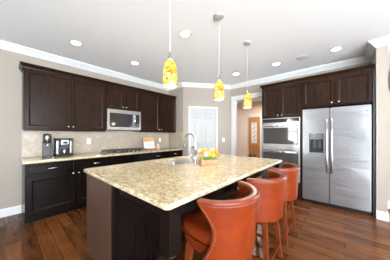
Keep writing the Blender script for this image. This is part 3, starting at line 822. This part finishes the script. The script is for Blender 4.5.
# ------------------------------------------------------------------ ceiling fittings
def recessed(x, y, label):
    t = thing('recessed_light', label, 'ceiling light', (x, y, ZC), 0, 'recessed ceiling lights')
    MB().lathe([(0.062, -0.002), (0.066, -0.008), (0.09, -0.005), (0.092, 0.0), (0.062, 0.0)], n=28).build('trim_ring', 'trim_white', t, True)
    MB().lathe([(0, -0.003), (0.062, -0.003), (0.062, 0.0), (0, 0.0)], n=28).build('lens', 'lamp_lens', t)
    l = bpy.data.lights.new('downlight', 'SPOT'); l.energy = 15.5; l.spot_size = math.radians(125); l.spot_blend = 0.8; l.shadow_soft_size = 0.06; l.color = (1, 0.97, 0.93)
    o = bpy.data.objects.new('downlight', l); C.objects.link(o); o.parent = t; o.location = (0, 0, -0.02)
    return t
recessed(-3.18, 0.746, 'glowing round ceiling light nearest the left wall, over the coffee maker end')
recessed(-1.725, 1.716, 'glowing round ceiling light between the two nearer pendant lamps')
recessed(-3.18, 1.742, 'glowing round ceiling light in front of the microwave')
recessed(-1.951, 3.65, 'glowing round ceiling light near the hall opening and pantry door')
recessed(-1.063, 3.676, 'glowing round ceiling light in front of the wall oven')
recessed(-0.119, 3.703, 'glowing round ceiling light in front of the refrigerator')
sp = thing('ceiling_speaker', 'round pale flush speaker grille in the ceiling before the refrigerator', 'speaker', (-0.603, 3.70, ZC))
MB().lathe([(0.088, 0), (0.092, -0.006), (0.10, -0.005), (0.102, 0), (0.088, 0)], n=28).build('bezel', 'trim_white', sp, True)
MB().lathe([(0, -0.004), (0.05, -0.0035), (0.088, -0.002), (0.088, 0), (0, 0)], n=28).build('grille', 'speaker_grille', sp, True)

def pendant(x, y, label):
    t = thing('pendant_lamp', label, 'pendant lamp', (x, y, ZC), 0, 'amber glass pendants over the island')
    MB().lathe([(0, -0.028), (0.03, -0.027), (0.055, -0.018), (0.066, -0.004), (0.066, 0), (0, 0)], n=28).build('canopy', 'satin_nickel', t, True)
    MB().tube([(0, 0, -0.027), (0, 0, -0.74)], 0.0016, 6).build('cord', 'cord_white', t)
    MB().lathe([(0, -0.72), (0.006, -0.72), (0.012, -0.745), (0.02, -0.775), (0.02, -0.80), (0, -0.80)], n=16).build('socket_cap', 'nickel', t, True)
    MB().lathe([(0.019, -0.79), (0.037, -0.798), (0.050, -0.825), (0.058, -0.865), (0.062, -0.92), (0.064, -0.97), (0.063, -1.0), (0.058, -1.02),
                (0.055, -1.019), (0.060, -0.998), (0.060, -0.97), (0.058, -0.92), (0.054, -0.865), (0.046, -0.828), (0.033, -0.803), (0.016, -0.793)], n=28).build('shade', 'amber_glass', t, True)
    b = MB().lathe([(0, -0.80), (0.012, -0.80), (0.014, -0.86), (0.028, -0.91), (0.035, -0.95), (0.03, -0.985), (0.018, -1.0), (0, -1.004)], n=16).build('bulb', 'bulb', t, True)
    MB().lathe([(0, -1.006), (0.055, -1.006), (0.055, -1.01), (0, -1.01)], n=28).build('diffuser', 'bulb', t)
    l = bpy.data.lights.new('pendant_glow', 'POINT'); l.energy = 2.5; l.shadow_soft_size = 0.05; l.color = (1, 0.85, 0.6)
    o = bpy.data.objects.new('pendant_glow', l); C.objects.link(o); o.parent = t; o.location = (0, 0, -1.07)
    return t
pendant(-1.155, 0.965, 'amber glass pendant lamp nearest the viewer, its ceiling mount out of frame')
pendant(-1.155, 1.735, 'amber glass pendant lamp hanging in front of the pantry door wall')
pendant(-1.16, 2.54, 'amber glass pendant lamp hanging before the hall opening')

# ------------------------------------------------------------------ counter objects
# pod brewer: slim dark tower
t = thing('pod_coffee_maker', 'slim tall black single-serve coffee maker on the left counter', 'coffee maker', (-3.78, 0.478, 0.9145), PI / 2)
mb = MB(); mb.box(-0.055, 0.055, -0.10, 0.09, 0, 0.025); mb.box(-0.055, 0.055, 0.0, 0.09, 0.025, 0.26)
mb.build('body', 'charcoal', t, bevel=0.01)
MB().lathe([(0, 0.24), (0.048, 0.24), (0.056, 0.25), (0.057, 0.36), (0.05, 0.385), (0.03, 0.395), (0, 0.397)], 0, -0.02, 20).build('brew_head', 'dark_steel', t, True)
MB().lathe([(0.012, 0.20), (0.014, 0.24), (0, 0.24)], 0, -0.045, 12).build('spout', 'chrome', t, True)
MB().box(-0.045, 0.045, -0.095, -0.01, 0.025, 0.031).build('drip_tray', 'chrome', t)
mb = MB(); mb.lathe([(0, 0.03), (0.04, 0.03), (0.04, 0.33), (0, 0.33)], -0.0, 0.135, 16); mb.build('water_tank', 'screen', t, True)
# drip machine: wide steel body with black core
t = thing('drip_coffee_maker', 'wide stainless and black coffee maker beside the slim black one', 'coffee maker', (-3.77, 0.70, 0.9145), PI / 2)
mb = MB(); mb.box(-0.12, 0.12, -0.11, 0.10, 0, 0.03); mb.box(-0.12, 0.12, 0.03, 0.10, 0.03, 0.31)
mb.build('body', 'black_matte', t, bevel=0.008)
for sx in (-1, 1): MB().box(min(sx * 0.06, sx * 0.126), max(sx * 0.06, sx * 0.126), -0.10, 0.03, 0.032, 0.295).build('side_tank', 'dark_steel', t, bevel=0.025, seg=4)
MB().box(-0.058, 0.058, -0.115, 0.03, 0.20, 0.295).build('brew_head', 'steel', t, bevel=0.012, seg=3)
MB().box(-0.055, 0.055, -0.02, 0.03, 0.032, 0.198).build('back_plate', 'charcoal', t)
MB().lathe([(0, 0.033), (0.034, 0.033), (0.04, 0.06), (0.04, 0.12), (0.03, 0.14), (0, 0.141)], 0, -0.065, 18).build('carafe', 'dark_steel', t, True)
mb = MB(); mb.box(-0.125, 0.125, -0.112, 0.10, 0.297, 0.315); mb.build('lid', 'black_matte', t, bevel=0.006)
MB().box(-0.03, 0.03, -0.118, -0.115, 0.225, 0.262).build('display', 'dark_glass', t)
# cookbook leaning on a wooden easel
t = thing('cookbook_stand', 'pale cookbook propped on a small wooden stand beyond the cooktop', 'cookbook stand', (-3.80, 2.47, 0.9145), PI / 2 - 0.25)
mb = MB(); mb.box(-0.14, 0.14, -0.09, 0.09, 0, 0.018); mb.box(-0.14, 0.14, -0.09, -0.075, 0.018, 0.035)
K = Matrix.Translation((0, -0.06, 0.02)) @ Matrix.Rotation(math.radians(-18), 4, 'X')
mb.build('base', 'oak', t, bevel=0.004)
MB().box(-0.11, 0.11, 0.03, 0.045, 0.0, 0.29).build('easel', 'oak', t, xf=K)
ck = MB().box(-0.135, 0.135, 0.0, 0.028, 0.0, 0.29).build('book', 'cover_white', t, xf=K)
MB().box(-0.13, 0.13, -0.002, 0.0, 0.19, 0.285).build('photo_panel', 'cover_orange', ck, xf=K)
MB().box(-0.06, 0.12, -0.002, 0.0, 0.05, 0.13).build('text_panel', 'cover_blue', ck, xf=K)
# small jar
t = thing('spice_jar', 'small pink ceramic jar standing right of the cookbook', 'jar', (-3.78, 2.74, 0.9145))
MB().lathe([(0, 0), (0.032, 0), (0.042, 0.02), (0.045, 0.07), (0.035, 0.10), (0, 0.10)], n=18).build('body', 'ceramic_pink', t, True)
MB().lathe([(0.036, 0.10), (0.038, 0.112), (0.015, 0.122), (0.012, 0.135), (0, 0.138)], n=18).build('lid', 'ceramic_pink', t, True)

# outlets and switches
def plate(label, loc, rz, kind='wall_outlet', cat='outlet'):
    t = thing(kind, label, cat, loc, rz)
    MB().box(-0.036, 0.036, -0.006, 0, -0.058, 0.058).build('cover_plate', 'plate_white', t, bevel=0.003)
    if kind == 'wall_outlet':
        for z in (-0.022, 0.022):
            s_ = MB().box(-0.016, 0.016, -0.008, -0.006, z - 0.015, z + 0.015).build('socket', 'plate_white', t)
            mb = MB(); mb.box(-0.008, -0.005, -0.009, -0.008, z - 0.006, z + 0.006); mb.box(0.005, 0.008, -0.009, -0.008, z - 0.006, z + 0.006); mb.build('slot', 'slot_dark', s_)
    else:
        MB().box(-0.016, 0.016, -0.010, -0.006, -0.033, 0.033).build('rocker', 'plate_white', t, bevel=0.002)
    return t
plate('white outlet on the tiled backsplash between coffee makers and cooktop', (XL + 0.008, 1.171, 1.16), PI / 2)
plate('white outlet on the tiled backsplash right of the cookbook', (XL + 0.008, 2.98, 1.142), PI / 2)
sw = slant(1.182, 0)
plate('white light switch on the wall right of the pantry door', (sw[0], sw[1], 1.14), RZ, 'light_switch', 'switch')

# flower box
pb = thing('flower_planter', 'pale wooden planter box of orange and yellow tulips on the island', 'planter', (-1.285, 1.69, 0.9145), math.radians(66))
mb = MB(); lx, ly, hh = 0.117, 0.05, 0.072
def wallq(xa, ya, xb, yb):
    mb.box(xa, xb, ya, yb, 0, hh)
wallq(-lx, -ly, lx, -ly + 0.008); wallq(-lx, ly - 0.008, lx, ly); wallq(-lx, -ly + 0.008, -lx + 0.008, ly - 0.008); wallq(lx - 0.008, -ly + 0.008, lx, ly - 0.008)
mb.box(-lx + 0.008, lx - 0.008, -ly + 0.008, ly - 0.008, 0, 0.006)
mb.build('box', 'pale_wood', pb)
MB().box(-lx + 0.009, lx - 0.009, -ly + 0.009, ly - 0.009, 0.006, hh - 0.012).build('soil', 'soil', pb)
rnd = random.Random(3)
cols = ['petal_peach', 'petal_yellow', 'petal_peach', 'petal_yellow', 'petal_white', 'petal_orange']
for k in range(24):
    bx_ = -0.098 + 0.196 * (k % 12) / 11 + rnd.uniform(-.008, .008); by_ = (-0.022 if k < 12 else 0.02) + rnd.uniform(-.01, .01)
    tx, ty = bx_ * 1.22 + rnd.uniform(-.02, .02), by_ * 2.0 + rnd.uniform(-.02, .02); tz = (0.105 if k < 12 else 0.14) + rnd.uniform(-0.015, 0.03)
    fl = MB()
    rr = rnd.uniform(0.020, 0.028)
    # six overlapping petals round a cup
    for q in range(6):
        a0 = q * PI / 3; lean = 0.75 if q % 2 else 0.95
        pts = []
        for i in range(5):
            u = i / 4; zz = tz + rr * 2.1 * u; r_ = rr * lean * math.sin(PI * (0.15 + 0.62 * u))
            hw = 0.62 * math.sin(PI * (0.12 + 0.85 * u))
            pts.append([(tx + r_ * math.cos(a0 + s * hw), ty + r_ * math.sin(a0 + s * hw), zz) for s in (-1, 0, 1)])
        V = [[fl.bm.verts.new(p) for p in r_] for r_ in pts]
        for i in range(4):
            for s in range(2): fl.bm.faces.new((V[i][s], V[i][s + 1], V[i + 1][s + 1], V[i + 1][s]))
    f = fl.build('tulip', cols[(k * 5 + k // 3) % 6], pb, True)
    so = f.modifiers.new('thickness', 'SOLIDIFY'); so.thickness = 0.0015
    MB().tube([(bx_, by_, hh - 0.02), ((bx_ + tx) / 2, (by_ + ty) / 2 - 0.004, (hh + tz) / 2), (tx, ty, tz + 0.004)], 0.0028, 6).build('stem', 'stem_green', f, True)
lf = MB()
for k in range(60):
    bx_, by_ = rnd.uniform(-0.10, 0.10), rnd.uniform(-0.035, 0.035); a = rnd.uniform(0, 2 * PI); ln_ = rnd.uniform(0.05, 0.09); out = rnd.uniform(0.015, 0.05)
    prev = None
    for i in range(5):
        u = i / 4; c = Vector((bx_ + out * u * math.cos(a), by_ + out * u * math.sin(a), hh - 0.02 + ln_ * u - 0.025 * u * u)); hw = 0.009 * math.sin(PI * (0.15 + 0.8 * u))
        sd = Vector((-math.sin(a), math.cos(a), 0)) * hw
        cur = (lf.bm.verts.new(c - sd), lf.bm.verts.new(c + sd))
        if prev: lf.bm.faces.new((prev[0], prev[1], cur[1], cur[0]))
        prev = cur
o = lf.build('foliage', 'leaf_green', pb, True); o['kind'] = 'stuff'
so = o.modifiers.new('thickness', 'SOLIDIFY'); so.thickness = 0.001

# round dark basket on the hall floor before the oak door
t = thing('basket', 'round dark brown basket on the hall floor in front of the oak door', 'basket', (-2.79, 6.55, 0))
MB().lathe([(0, 0), (0.15, 0), (0.19, 0.12), (0.2, 0.3), (0.18, 0.44), (0.165, 0.44), (0.18, 0.3), (0.17, 0.12), (0.13, 0.02), (0, 0.02)], n=28).build('bowl', 'basket_brown', t, True)
MB().ball((0, 0, 0.42), 0.15, 0.9, 18, 10).build('contents', 'glaze_dark', t, True)
